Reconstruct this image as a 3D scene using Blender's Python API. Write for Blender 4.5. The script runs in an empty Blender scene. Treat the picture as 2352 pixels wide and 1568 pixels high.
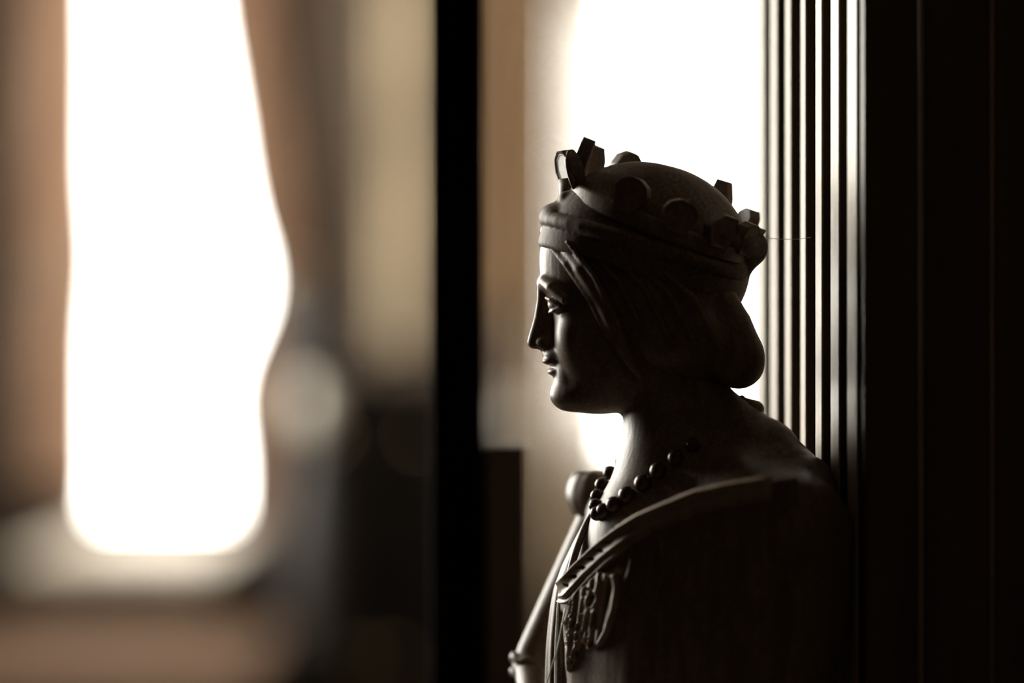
import bpy, bmesh, math, random
import numpy as np
from mathutils import Vector, Matrix
from mathutils.bvhtree import BVHTree

# ------------------------------------------------------------------ camera
C = bpy.context.scene.collection
SC = bpy.context.scene
ZC = 1.35            # camera height
FPX = 2352 * 85 / 36.0
DF = 0.80            # distance of the carved figure
S = DF / FPX         # one photo pixel at the figure, in metres

cam_d = bpy.data.cameras.new('camera')
cam_d.lens = 85; cam_d.sensor_width = 36; cam_d.clip_start = 0.02; cam_d.clip_end = 60
cam_d.dof.use_dof = True
cam_d.dof.focus_distance = 0.792
cam_d.dof.aperture_fstop = 2.55
cam = bpy.data.objects.new('camera', cam_d); C.objects.link(cam)
cam.location = (0, 0, ZC); cam.rotation_euler = (math.pi / 2, 0, 0)
SC.camera = cam
SC.view_settings.view_transform = 'Standard'
SC.view_settings.look = 'None'
SC.view_settings.gamma = 1
SC.view_settings.use_curve_mapping = False
SC.view_settings.exposure = 0.0

# ------------------------------------------------------------------ world: bright overcast sky
SKY = 18.0
w = bpy.data.worlds.new('sky'); SC.world = w; w.use_nodes = True
bg = w.node_tree.nodes['Background']
bg.inputs['Color'].default_value = (1.0, 0.96, 0.87, 1)
bg.inputs['Strength'].default_value = SKY

# room dimensions
XL, XR, YF, YB, ZT = -1.5, 0.70, -1.6, 6.0, 3.0
def PX(px, d): return (px - 1176) * d / FPX
def PZ(py, d): return ZC - (py - 784) * d / FPX
W1 = (PX(195, YB), PX(604, YB), PZ(1212, YB), 2.55)      # far window, left
W2 = (PX(1395, YB), 0.66, PZ(1085, YB), 2.55)            # far window, right
W3 = (1.6, 5.3, 1.12, 2.7)                               # window in the left wall (Y range)
def portal(name, loc, rot, sx, sy):
    l = bpy.data.lights.new(name, 'AREA'); l.shape = 'RECTANGLE'; l.size = sx; l.size_y = sy
    l.cycles.is_portal = True
    o = bpy.data.objects.new(name, l); C.objects.link(o); o.location = loc; o.rotation_euler = rot
portal('daylight_portal', ((W1[0]+W1[1])/2, YB+0.16, (W1[2]+W1[3])/2), (-math.pi/2, 0, 0), W1[1]-W1[0], W1[3]-W1[2])
portal('daylight_portal', ((W2[0]+W2[1])/2, YB+0.16, (W2[2]+W2[3])/2), (-math.pi/2, 0, 0), W2[1]-W2[0], W2[3]-W2[2])
portal('daylight_portal', (XL-0.16, (W3[0]+W3[1])/2, (W3[2]+W3[3])/2), (0, -math.pi/2, 0), W3[3]-W3[2], W3[1]-W3[0])

# ------------------------------------------------------------------ materials
def nodes_of(name):
    m = bpy.data.materials.new(name); m.use_nodes = True
    nt = m.node_tree
    return m, nt, nt.nodes['Principled BSDF']
def wood(name, c1, c2, rough=0.4, scale=(1, 1, 1), grain=40, bump=0.15, spec=0.5, dust=0.0, bdist=0.002):
    m, nt, b = nodes_of(name); N = nt.nodes; L = nt.links
    tc = N.new('ShaderNodeTexCoord'); mp = N.new('ShaderNodeMapping'); mp.inputs['Scale'].default_value = scale
    L.new(tc.outputs['Object'], mp.inputs['Vector'])
    no = N.new('ShaderNodeTexNoise'); no.inputs['Scale'].default_value = grain; no.inputs['Detail'].default_value = 6
    L.new(mp.outputs['Vector'], no.inputs['Vector'])
    cr = N.new('ShaderNodeValToRGB')
    cr.color_ramp.elements[0].position = 0.3; cr.color_ramp.elements[0].color = (*c1, 1)
    cr.color_ramp.elements[1].position = 0.7; cr.color_ramp.elements[1].color = (*c2, 1)
    L.new(no.outputs['Fac'], cr.inputs['Fac'])
    col = cr.outputs['Color']
    if dust > 0:
        n2 = N.new('ShaderNodeTexNoise'); n2.inputs['Scale'].default_value = 900; n2.inputs['Detail'].default_value = 2
        L.new(tc.outputs['Object'], n2.inputs['Vector'])
        r2 = N.new('ShaderNodeValToRGB'); r2.color_ramp.elements[0].position = 0.45; r2.color_ramp.elements[1].position = 0.75
        L.new(n2.outputs['Fac'], r2.inputs['Fac'])
        mu = N.new('ShaderNodeMath'); mu.operation = 'MULTIPLY'; mu.inputs[1].default_value = dust
        L.new(r2.outputs['Color'], mu.inputs[0])
        mx = N.new('ShaderNodeMixRGB'); mx.inputs['Color2'].default_value = (0.42, 0.36, 0.28, 1)
        L.new(mu.outputs[0], mx.inputs['Fac']); L.new(col, mx.inputs['Color1']); col = mx.outputs['Color']
    L.new(col, b.inputs['Base Color'])
    b.inputs['Roughness'].default_value = rough
    b.inputs['Specular IOR Level'].default_value = spec
    if bump:
        bp = N.new('ShaderNodeBump'); bp.inputs['Strength'].default_value = bump; bp.inputs['Distance'].default_value = bdist
        L.new(no.outputs['Fac'], bp.inputs['Height']); L.new(bp.outputs['Normal'], b.inputs['Normal'])
    return m
def cloth(name, c, trans=0.4, wave=60.0):
    m, nt, b = nodes_of(name); N = nt.nodes; L = nt.links
    tc = N.new('ShaderNodeTexCoord')
    no = N.new('ShaderNodeTexNoise'); no.inputs['Scale'].default_value = wave
    L.new(tc.outputs['Object'], no.inputs['Vector'])
    mx = N.new('ShaderNodeMixRGB'); mx.inputs['Color1'].default_value = (*[v * 0.85 for v in c], 1); mx.inputs['Color2'].default_value = (*c, 1)
    L.new(no.outputs['Fac'], mx.inputs['Fac'])
    d = N.new('ShaderNodeBsdfDiffuse'); t = N.new('ShaderNodeBsdfTranslucent'); ms = N.new('ShaderNodeMixShader')
    L.new(mx.outputs['Color'], d.inputs['Color']); L.new(mx.outputs['Color'], t.inputs['Color'])
    ms.inputs['Fac'].default_value = trans
    L.new(d.outputs[0], ms.inputs[1]); L.new(t.outputs[0], ms.inputs[2])
    L.new(ms.outputs[0], N['Material Output'].inputs['Surface'])
    return m
def plain(name, c, rough=0.6, metal=0.0, noise=8.0, var=0.15):
    m, nt, b = nodes_of(name); N = nt.nodes; L = nt.links
    tc = N.new('ShaderNodeTexCoord')
    no = N.new('ShaderNodeTexNoise'); no.inputs['Scale'].default_value = noise; no.inputs['Detail'].default_value = 4
    L.new(tc.outputs['Object'], no.inputs['Vector'])
    mx = N.new('ShaderNodeMixRGB'); mx.inputs['Color1'].default_value = (*[v * (1 - var) for v in c], 1); mx.inputs['Color2'].default_value = (*[min(1, v * (1 + var)) for v in c], 1)
    L.new(no.outputs['Fac'], mx.inputs['Fac']); L.new(mx.outputs['Color'], b.inputs['Base Color'])
    b.inputs['Roughness'].default_value = rough; b.inputs['Metallic'].default_value = metal
    return m
M = {}
M['figure'] = wood('figure_wood', (0.105, 0.072, 0.050), (0.175, 0.122, 0.086), 0.42, (6, 6, 1.2), 60, 0.25, 0.5, dust=0.25, bdist=0.0006)
M['lace'] = wood('lit_carving_wood', (0.22, 0.165, 0.12), (0.34, 0.26, 0.19), 0.38, (6, 6, 1.2), 60, 0.25, 0.5, dust=0.25, bdist=0.0006)  # figure wood made paler: light on lace and band is put into the colour
M['cap'] = wood('dusty_figure_wood', (0.075, 0.046, 0.028), (0.12, 0.075, 0.05), 0.6, (4, 4, 1.5), 90, 0.3, 0.4, dust=0.3, bdist=0.0006)
M['bead'] = wood('bead_wood', (0.035, 0.018, 0.014), (0.06, 0.03, 0.022), 0.28, (3, 3, 3), 60, 0.05, 0.5, bdist=0.0005)
M['cabinet'] = wood('cabinet_wood', (0.05, 0.034, 0.021), (0.085, 0.058, 0.036), 0.5, (8, 8, 0.6), 14, 0.1, 0.45)
M['reed'] = wood('lit_edge_wood', (0.42, 0.34, 0.25), (0.58, 0.48, 0.37), 0.38, (8, 8, 0.7), 40, 0.25, 0.6, dust=0.35, bdist=0.0005)  # pale copy of the cabinet wood, side light put into its colour
M['wall_brown'] = plain('wall_paint_brown', (0.062, 0.042, 0.026), 0.75, 0, 2.0, 0.12)
M['dark_wall'] = wood('dark_panelling', (0.05, 0.03, 0.018), (0.08, 0.05, 0.03), 0.6, (6, 6, 0.6), 6, 0.05)
M['ceiling'] = plain('ceiling_plaster', (0.16, 0.125, 0.09), 0.9)
M['floor'] = wood('floor_wood', (0.10, 0.055, 0.03), (0.17, 0.10, 0.055), 0.4, (5, 0.8, 1), 5, 0.1)
M['front'] = plain('front_wall_paint', (0.10, 0.072, 0.046), 0.8)
M['wains'] = wood('wainscot_wood', (0.045, 0.026, 0.015), (0.07, 0.04, 0.023), 0.45, (5, 5, 0.7), 6, 0.08)
M['sill'] = plain('sill_paint', (0.42, 0.36, 0.28), 0.7)
M['sand'] = cloth('sand_curtain_cloth', (0.62, 0.50, 0.36), 0.04)
M['peach'] = cloth('peach_curtain_cloth', (0.62, 0.43, 0.31), 0.06)
M['cream'] = cloth('cream_curtain_cloth', (0.75, 0.64, 0.47), 0.1)
M['tan'] = cloth('tan_curtain_cloth', (0.50, 0.34, 0.20), 0.04)
M['band'] = plain('white_glaze', (0.45, 0.41, 0.35), 0.35)
M['glaze'] = plain('dark_glaze', (0.010, 0.007, 0.005), 0.65)
M['table'] = wood('table_wood', (0.06, 0.032, 0.016), (0.095, 0.052, 0.027), 0.85, (1, 5, 5), 6, 0.05, 0.1)
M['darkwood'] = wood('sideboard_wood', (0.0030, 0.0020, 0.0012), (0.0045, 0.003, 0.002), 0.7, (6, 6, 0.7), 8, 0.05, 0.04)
M['brass'] = plain('old_brass', (0.45, 0.33, 0.16), 0.35, 1.0)
M['paper'] = plain('white_card', (0.85, 0.82, 0.75), 0.7)
M['cobweb'] = plain('cobweb_silk', (0.95, 0.92, 0.86), 0.5, 0, 8, 0.03)
def glass_mat():
    m, nt, b = nodes_of('window_glass'); N = nt.nodes; L = nt.links
    N.remove(b)
    t = N.new('ShaderNodeBsdfTransparent'); g = N.new('ShaderNodeBsdfGlossy'); g.inputs['Roughness'].default_value = 0.02
    lw = N.new('ShaderNodeLayerWeight'); lw.inputs['Blend'].default_value = 0.2
    mu = N.new('ShaderNodeMath'); mu.operation = 'MULTIPLY'; mu.inputs[1].default_value = 0.5
    L.new(lw.outputs['Fresnel'], mu.inputs[0])
    ms = N.new('ShaderNodeMixShader'); L.new(mu.outputs[0], ms.inputs['Fac'])
    L.new(t.outputs[0], ms.inputs[1]); L.new(g.outputs[0], ms.inputs[2])
    L.new(ms.outputs[0], N['Material Output'].inputs['Surface'])
    return m
M['glass'] = glass_mat()
def hazy_glass():
    m, nt, b = nodes_of('hazy_glass'); N = nt.nodes; L = nt.links
    N.remove(b)
    t = N.new('ShaderNodeBsdfTransparent'); t.inputs['Color'].default_value = (0.95, 0.95, 0.93, 1)
    r = N.new('ShaderNodeBsdfRefraction'); r.inputs['IOR'].default_value = 1.45; r.inputs['Roughness'].default_value = 0.22
    ms = N.new('ShaderNodeMixShader'); ms.inputs['Fac'].default_value = 0.22
    L.new(t.outputs[0], ms.inputs[1]); L.new(r.outputs[0], ms.inputs[2])
    L.new(ms.outputs[0], N['Material Output'].inputs['Surface'])
    return m
M['haze'] = hazy_glass()

# ------------------------------------------------------------------ helpers
def obj(name, bm_or_me, mat, parent=None, smooth=False):
    if isinstance(bm_or_me, bmesh.types.BMesh):
        me = bpy.data.meshes.new(name); bm_or_me.normal_update(); bm_or_me.to_mesh(me); bm_or_me.free()
    else:
        me = bm_or_me
    if mat is not None and not me.materials: me.materials.append(mat)
    o = bpy.data.objects.new(name, me); C.objects.link(o)
    if parent is not None:
        o.parent = parent
        if parent.type == 'EMPTY' and parent.parent is None:
            o.matrix_parent_inverse = Matrix.Translation(-Vector(parent.location))
    if smooth:
        me.polygons.foreach_set('use_smooth', [True] * len(me.polygons)); me.update()
    return o
def tag(o, label, cat, group=None, kind=None):
    if label: o['label'] = label
    if cat: o['category'] = cat
    if group: o['group'] = group
    if kind: o['kind'] = kind
    return o
def thing(name, loc, label, cat, group=None):
    o = bpy.data.objects.new(name, None); C.objects.link(o); o.location = loc; o.empty_display_size = 0.05
    return tag(o, label, cat, group)
def struct(name, bm, mat, label=None, parent=None, smooth=False):
    o = obj(name, bm, mat, parent, smooth)
    if parent is None:
        o['kind'] = 'structure'
    if label: o['label'] = label
    return o
def add_box(bm, x0, x1, y0, y1, z0, z1, bev=0.0):
    v = [bm.verts.new(p) for p in ((x0,y0,z0),(x1,y0,z0),(x1,y1,z0),(x0,y1,z0),(x0,y0,z1),(x1,y0,z1),(x1,y1,z1),(x0,y1,z1))]
    fs = [bm.faces.new([v[i] for i in q]) for q in ((3,2,1,0),(4,5,6,7),(0,1,5,4),(1,2,6,5),(2,3,7,6),(3,0,4,7))]
    if bev:
        es = list({e for f in fs for e in f.edges})
        bmesh.ops.bevel(bm, geom=es, offset=bev, segments=2, affect='EDGES', profile=0.5)
    return bm
def box(*a, bev=0.0): return add_box(bmesh.new(), *a, bev=bev)
def tube(bm, pts, rad, n=8, cap=True):
    pts = [Vector(p) for p in pts]
    if not isinstance(rad, (list, tuple)): rad = [rad] * len(pts)
    rings = []; up = Vector((0.13, 0.31, 0.94))
    for i, p in enumerate(pts):
        t = (pts[min(i+1, len(pts)-1)] - pts[max(i-1, 0)]).normalized()
        a = t.cross(up); a = a.normalized() if a.length > 1e-4 else t.cross(Vector((1,0,0))).normalized()
        b = t.cross(a)
        rings.append([bm.verts.new(p + (a*math.cos(2*math.pi*k/n) + b*math.sin(2*math.pi*k/n))*rad[i]) for k in range(n)])
    for r0, r1 in zip(rings, rings[1:]):
        for k in range(n): bm.faces.new((r0[k], r0[(k+1)%n], r1[(k+1)%n], r1[k]))
    if cap:
        bm.faces.new(rings[0][::-1]); bm.faces.new(rings[-1])
    return bm
def lathe(prof, n=40, c=(0,0,0)):
    bm = bmesh.new(); rings = []
    for r, z in prof:
        rings.append([bm.verts.new((c[0]+r*math.cos(2*math.pi*k/n), c[1]+r*math.sin(2*math.pi*k/n), c[2]+z)) for k in range(n)])
    for r0, r1 in zip(rings, rings[1:]):
        for k in range(n): bm.faces.new((r0[k], r0[(k+1)%n], r1[(k+1)%n], r1[k]))
    bm.faces.new(rings[0][::-1]); bm.faces.new(rings[-1])
    return bm
def smoothpts(pts, n=6):
    P = [Vector(p) for p in pts]; out = []
    for i in range(len(P)-1):
        p0, p1, p2, p3 = P[max(i-1,0)], P[i], P[i+1], P[min(i+2,len(P)-1)]
        for k in range(n):
            t = k/n
            out.append(0.5*((2*p1)+(p2-p0)*t+(2*p0-5*p1+4*p2-p3)*t*t+(3*p1-p0-3*p2+p3)*t**3))
    out.append(P[-1]); return out

# figure space (photo pixels at the figure's distance, y = depth in the same unit, away from camera) -> world
def WF(px, py, y=0.0): return Vector(((px-1176)*S, DF + y*S, ZC + (784-py)*S))
# same, for a point given by where it is SEEN: corrected for its depth
def WV(v): return WF(v[0], v[2], v[1])
def WS(px, py, y=0.0):
    k = 1 + y*S/DF
    return Vector(((px-1176)*S*k, DF + y*S, ZC + (784-py)*S*k))

# ------------------------------------------------------------------ implicit modelling (surface nets)
class Field:
    def __init__(self, xs, ys, zs):
        self.xs, self.ys, self.zs = [np.asarray(a, np.float32) for a in (xs, ys, zs)]
        self.F = np.full((len(xs), len(ys), len(zs)), 60.0, np.float32)
    def sl(self, lo, hi):
        r = []
        for a, l, h in zip((self.xs, self.ys, self.zs), lo, hi):
            i0 = int(np.searchsorted(a, l)); i1 = int(np.searchsorted(a, h))
            r.append(slice(max(i0-1, 0), min(i1+1, len(a))))
        return tuple(r)
    def grid(self, s):
        return self.xs[s[0]][:, None, None], self.ys[s[1]][None, :, None], self.zs[s[2]][None, None, :]
    def comb(self, s, d, k, sub=False):
        A = self.F[s]
        if sub:
            d = -d
            if k > 0:
                h = np.clip(0.5 - 0.5*(d-A)/k, 0, 1); self.F[s] = A*h + d*(1-h) + k*h*(1-h)
                # smooth max
            else: self.F[s] = np.maximum(A, d)
        else:
            if k > 0:
                h = np.clip(0.5 + 0.5*(d-A)/k, 0, 1); self.F[s] = d*(1-h) + A*h - k*h*(1-h)
            else: self.F[s] = np.minimum(A, d)
    def ell(self, c, r, k=10, sub=False, rot=None):
        R = max(r) if rot is not None else None
        m = k + 14
        lo = [c[i]-(R or r[i])-m for i in range(3)]; hi = [c[i]+(R or r[i])+m for i in range(3)]
        s = self.sl(lo, hi); X, Y, Z = self.grid(s)
        x, y, z = X-c[0], Y-c[1], Z-c[2]
        if rot is not None:
            u, v, n = rot
            x, y, z = x*u[0]+y*u[1]+z*u[2], x*v[0]+y*v[1]+z*v[2], x*n[0]+y*n[1]+z*n[2]
        k0 = np.sqrt((x/r[0])**2+(y/r[1])**2+(z/r[2])**2); k1 = np.sqrt((x/r[0]**2)**2+(y/r[1]**2)**2+(z/r[2]**2)**2)
        self.comb(s, (k0*(k0-1)/np.maximum(k1, 1e-6)).astype(np.float32), k, sub)
    def cap(self, a, b, ra, rb, k=10, sub=False):
        R = max(ra, rb); m = R+k+10
        lo = [min(a[i], b[i])-m for i in range(3)]; hi = [max(a[i], b[i])+m for i in range(3)]
        s = self.sl(lo, hi); X, Y, Z = self.grid(s)
        d = [b[i]-a[i] for i in range(3)]; L2 = max(sum(v*v for v in d), 1e-6)
        t = np.clip(((X-a[0])*d[0]+(Y-a[1])*d[1]+(Z-a[2])*d[2])/L2, 0, 1)
        q = np.sqrt((X-a[0]-d[0]*t)**2+(Y-a[1]-d[1]*t)**2+(Z-a[2]-d[2]*t)**2) - (ra+(rb-ra)*t)
        self.comb(s, q.astype(np.float32), k, sub)
    def chain(self, pts, k=10, sub=False):
        R = max(p[3] for p in pts); m = R+k+10
        lo = [min(p[i] for p in pts)-m for i in range(3)]; hi = [max(p[i] for p in pts)+m for i in range(3)]
        s = self.sl(lo, hi); X, Y, Z = self.grid(s); best = None
        for a, b in zip(pts, pts[1:]):
            d = [b[i]-a[i] for i in range(3)]; L2 = max(sum(v*v for v in d), 1e-6)
            t = np.clip(((X-a[0])*d[0]+(Y-a[1])*d[1]+(Z-a[2])*d[2])/L2, 0, 1)
            q = np.sqrt((X-a[0]-d[0]*t)**2+(Y-a[1]-d[1]*t)**2+(Z-a[2]-d[2]*t)**2) - (a[3]+(b[3]-a[3])*t)
            best = q if best is None else np.minimum(best, q)
        self.comb(s, best.astype(np.float32), k, sub)
    def plane(self, p, n, k=0):     # keep the side n points to
        n = np.array(n, float); n /= np.linalg.norm(n)
        s = (slice(None),)*3; X, Y, Z = self.grid(s)
        d = ((X-p[0])*n[0]+(Y-p[1])*n[1]+(Z-p[2])*n[2]).astype(np.float32)
        self.comb(s, d, k, sub=True)
    def mesh(self, name, mat=None):
        F = self.F; xs, ys, zs = self.xs, self.ys, self.zs
        neg = F < 0
        c = np.zeros(tuple(n-1 for n in F.shape), np.uint8)
        for i in (0,1):
            for j in (0,1):
                for l in (0,1):
                    c += neg[i:F.shape[0]-1+i, j:F.shape[1]-1+j, l:F.shape[2]-1+l]
        act = np.argwhere((c > 0) & (c < 8)); del c
        idx = np.full(tuple(n-1 for n in F.shape), -1, np.int32)
        idx[act[:,0], act[:,1], act[:,2]] = np.arange(len(act))
        P = np.zeros((len(act), 3)); W = np.zeros(len(act))
        cor = [(i,j,l) for i in (0,1) for j in (0,1) for l in (0,1)]
        val = {q: F[act[:,0]+q[0], act[:,1]+q[1], act[:,2]+q[2]] for q in cor}
        pos = {q: np.stack((xs[act[:,0]+q[0]], ys[act[:,1]+q[1]], zs[act[:,2]+q[2]]), 1) for q in cor}
        for a in cor:
            for ax in range(3):
                if a[ax] == 0:
                    b = tuple(1 if t == ax else a[t] for t in range(3))
                    va, vb = val[a], val[b]; m = (va < 0) != (vb < 0)
                    t = np.where(m, va/np.where(m, va-vb, 1), 0)[:, None]
                    P += np.where(m[:, None], pos[a]*(1-t)+pos[b]*t, 0); W += m
        P /= W[:, None]
        quads = []
        for ax in range(3):
            a0 = [slice(1, -1)]*3; a0[ax] = slice(0, F.shape[ax]-1)
            b0 = list(a0); b0[ax] = slice(1, F.shape[ax])
            A = neg[tuple(a0)]; B = neg[tuple(b0)]
            e = np.argwhere(A != B)
            if not len(e): continue
            fl = A[e[:,0], e[:,1], e[:,2]]
            e = e + np.array([0 if t == ax else 1 for t in range(3)])
            o1, o2 = [t for t in range(3) if t != ax]
            def g(d1, d2):
                q = e.copy(); q[:, o1] -= d1; q[:, o2] -= d2
                return idx[q[:,0], q[:,1], q[:,2]]
            q = np.stack((g(1,1), g(0,1), g(0,0), g(1,0)), 1)
            if ax == 1: fl = ~fl
            q[~fl] = q[~fl][:, ::-1]
            quads.append(q)
        Q = np.concatenate(quads)
        Q = Q[:, ::-1]       # photo z runs downwards: mirror
        V = np.stack(((P[:,0]-1176)*S, DF+P[:,1]*S, ZC+(784-P[:,2])*S), 1)
        me = bpy.data.meshes.new(name)
        me.vertices.add(len(V)); me.vertices.foreach_set('co', V.astype(np.float32).ravel())
        me.loops.add(Q.size); me.loops.foreach_set('vertex_index', Q.ravel().astype(np.int32))
        me.polygons.add(len(Q)); me.polygons.foreach_set('loop_start', np.arange(0, Q.size, 4, dtype=np.int32))
        me.update(calc_edges=True); me.validate()
        me.polygons.foreach_set('use_smooth', np.ones(len(me.polygons), bool))
        if mat: me.materials.append(mat)
        return me
def rng(*seg):
    out = []
    for a, b, st in seg: out += list(np.arange(a, b-1e-6, st))
    return out

# ------------------------------------------------------------------ room shell
def wall_holes(name, axis, at, th, u0, u1, z0, z1, holes, mat):
    """wall in pieces round its holes, one mesh; axis 'y': wall at y=at spanning x; axis 'x': wall at x=at spanning y"""
    bm = bmesh.new()
    def pc(a, b, c, d):
        if b-a < 1e-4 or d-c < 1e-4: return
        if axis == 'y': add_box(bm, a, b, min(at, at+th), max(at, at+th), c, d)
        else: add_box(bm, min(at, at+th), max(at, at+th), a, b, c, d)
    u = u0
    for h in sorted(holes):
        pc(u, h[0], z0, z1); pc(h[0], h[1], z0, h[2]); pc(h[0], h[1], h[3], z1); u = h[1]
    pc(u, u1, z0, z1)
    return struct(name, bm, mat)
wall_holes('wall_back', 'y', YB, 0.15, XL-0.15, XR+0.15, 0, ZT, [W1, W2], M['wall_brown'])
wall_holes('wall_left', 'x', XL, -0.15, YF, YB, 0, ZT, [W3], M['wall_brown'])
struct('wall_right', box(XR, XR+0.15, YF, YB, 0, ZT), M['dark_wall'])
struct('wall_front', box(XL-0.15, XR+0.15, YF-0.15, YF, 0, ZT), M['front'])
struct('ceiling', box(XL-0.15, XR+0.15, YF-0.15, YB+0.15, ZT, ZT+0.1), M['ceiling'])
fl = struct('floor', box(XL-0.15, XR+0.15, YF-0.15, YB+0.15, -0.12, -0.02), M['floor'])
nb = 0
x = XL
brd = None
while x < XR-0.01:
    x1 = min(x+0.165, XR)
    b = obj('floor_board', box(x+0.001, x1-0.001, YF, YB, -0.02, 0.0), M['floor'], fl)
    x = x1

def window(n, axis, at, u0, u1, z0, z1, th, label):
    r = bpy.data.objects.new('window_%d' % n, None); C.objects.link(r); r['kind'] = 'structure'; r['label'] = label
    def bx(name, a, b, c, d, mat, d0=0.05, d1=0.10):
        if axis == 'y': return obj(name, box(a, b, at+d0, at+d1, c, d), mat, r)
        return obj(name, box(at-d1, at-d0, a, b, c, d), mat, r)
    f = 0.03
    bx('window_frame', u0, u0+f, z0, z1, M['sill']); bx('window_frame', u1-f, u1, z0, z1, M['sill'])
    bx('window_frame', u0+f, u1-f, z0, z0+f, M['sill']); bx('window_frame', u0+f, u1-f, z1-f, z1, M['sill'])
    bx('window_pane', u0+f, u1-f, z0+f, z1-f, M['glass'], 0.07, 0.076)
    return r
wi1 = window(1, 'y', YB, W1[0], W1[1], W1[2], W1[3], 0.15, 'tall far window on the left, blown out white, between peach curtains')
wi2 = window(2, 'y', YB, W2[0], W2[1], W2[2], W2[3], 0.15, 'far window on the right, blown out white behind the carved head')
wi3 = window(3, 'x', XL, W3[0], W3[1], W3[2], W3[3], 0.15, 'wide window in the left wall, outside the photograph')
sl, sr = PX(175, 5.9), PX(590, YB)
seat = struct('trim_1', box(sl, sr, 5.22, YB-0.01, 0.10, W1[2]-0.03), M['wains'], 'pale topped window seat under the tall left window')
obj('seat_top', box(sl-0.01, sr+0.01, 5.20, YB, W1[2]-0.03, W1[2], bev=0.004), M['sill'], seat)
for k in range(2):
    obj('seat_panel', box(sl+0.01+k*0.215, sl+0.205+k*0.215, 5.208, 5.22, 0.14, W1[2]-0.08, bev=0.004), M['wains'], seat)
obj('window_sill', box(W2[0]-0.20, W2[1], YB-0.14, YB+0.05, W2[2]-0.05, W2[2], bev=0.004), M['sill'], wi2)
obj('window_sill', box(XL-0.05, XL+0.08, W3[0]-0.03, W3[1]+0.03, W3[2]-0.045, W3[2], bev=0.004), M['sill'], wi3)
struct('baseboard_back', box(PX(640, YB)+0.01, XR, YB-0.02, YB, 0, 0.10), M['wains'])

# ------------------------------------------------------------------ curtains
def curtain(name, edgeL, edgeR, y0, mat, label, folds, amp=0.03, tie=None, d=5.9):
    """edges: lists (py, px) as seen at distance d"""
    r = thing(name, (0, 0, 0), label, 'curtain')
    pys = np.linspace(edgeL[0][0], edgeL[-1][0], 60); n = folds*8
    eL = np.interp(pys, [e[0] for e in edgeL], [e[1] for e in edgeL]); eR = np.interp(pys, [e[0] for e in edgeR], [e[1] for e in edgeR])
    eL = np.convolve(np.pad(eL, 3, 'edge'), np.ones(7)/7, 'valid'); eR = np.convolve(np.pad(eR, 3, 'edge'), np.ones(7)/7, 'valid')
    bm = bmesh.new(); g = []
    for i, py in enumerate(pys):
        row = []
        for j in range(n+1):
            t = j/n
            px = eL[i]+(eR[i]-eL[i])*t
            yy = d + amp*math.sin(2*math.pi*folds*t+0.4*math.sin(i*0.13)) + 0.006*math.sin(i*0.31+j)
            row.append(bm.verts.new((PX(px, d), yy, PZ(py, d))))
        g.append(row)
    for i in range(59):
        for j in range(n): bm.faces.new((g[i][j], g[i+1][j], g[i+1][j+1], g[i][j+1]))
    o = obj('cloth', bm, mat, r, True)
    so = o.modifiers.new('thick', 'SOLIDIFY'); so.thickness = 0.002
    if tie:
        bm = bmesh.new(); cx = PX((tie[1]+tie[2])/2, d); hw = PX(tie[2], d)-cx+0.008
        pts = [(cx+hw*math.cos(a), d+(amp+0.01)*math.sin(a), PZ(tie[0], d)+0.03*math.cos(a)) for a in np.linspace(0, 2*math.pi, 25)]
        tube(bm, pts, 0.012, 8, False)
        obj('tieback', bm, M['sill'], r, True)
    # hem rod end is above the frame; rod carries it
    return r
rod_z = 2.66
top = 784-(rod_z-0.015-ZC)*FPX/5.9
curtain('curtain', [(top, 55), (560, 62), (640, 66), (760, 64), (1110, 62)], [(top, 240), (400, 242), (560, 254), (630, 256), (720, 240), (1110, 240)], 0, M['peach'],
        'peach curtain hanging straight at the left edge of the tall window', 4, 0.022, (630, 62, 228))
curtain('curtain', [(top, 434), (0, 464), (300, 514), (450, 536), (560, 566), (640, 598), (700, 588), (850, 505), (1000, 512), (1100, 535), (1205, 510)],
        [(top, 600), (0, 604), (420, 655), (640, 678), (850, 630), (1205, 622)], 0, M['peach'],
        'peach curtain swept aside and tied at the right of the tall window', 5, 0.026, (640, 606, 684))
rod = tag(obj('curtain_rod', tube(bmesh.new(), [(-1.4, 5.9, rod_z), (-0.2, 5.9, rod_z)], 0.014, 12), M['brass'], None, True),
          'thin brass rod carrying the peach curtains above the window', 'rod')
curtain('curtain', [(top, 880), (700, 876), (800, 878)], [(top, 975), (700, 962), (800, 960)], 0, M['cream'],
        'narrow cream curtain hanging between brown wall and dark post', 3, 0.03, None, 5.6)
curtain('curtain', [(top, 1105), (715, 1105)], [(top, 1222), (715, 1222)], 0, M['tan'],
        'short tan curtain hanging behind the white box beside the right window', 4, 0.022, None, 5.75)
curtain('curtain', [(top, 1228), (1350, 1230)], [(top, 1385), (1350, 1375)], 0, M['sand'],
        'long sand coloured curtain at the left edge of the right window', 4, 0.022, None, 5.8)

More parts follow.
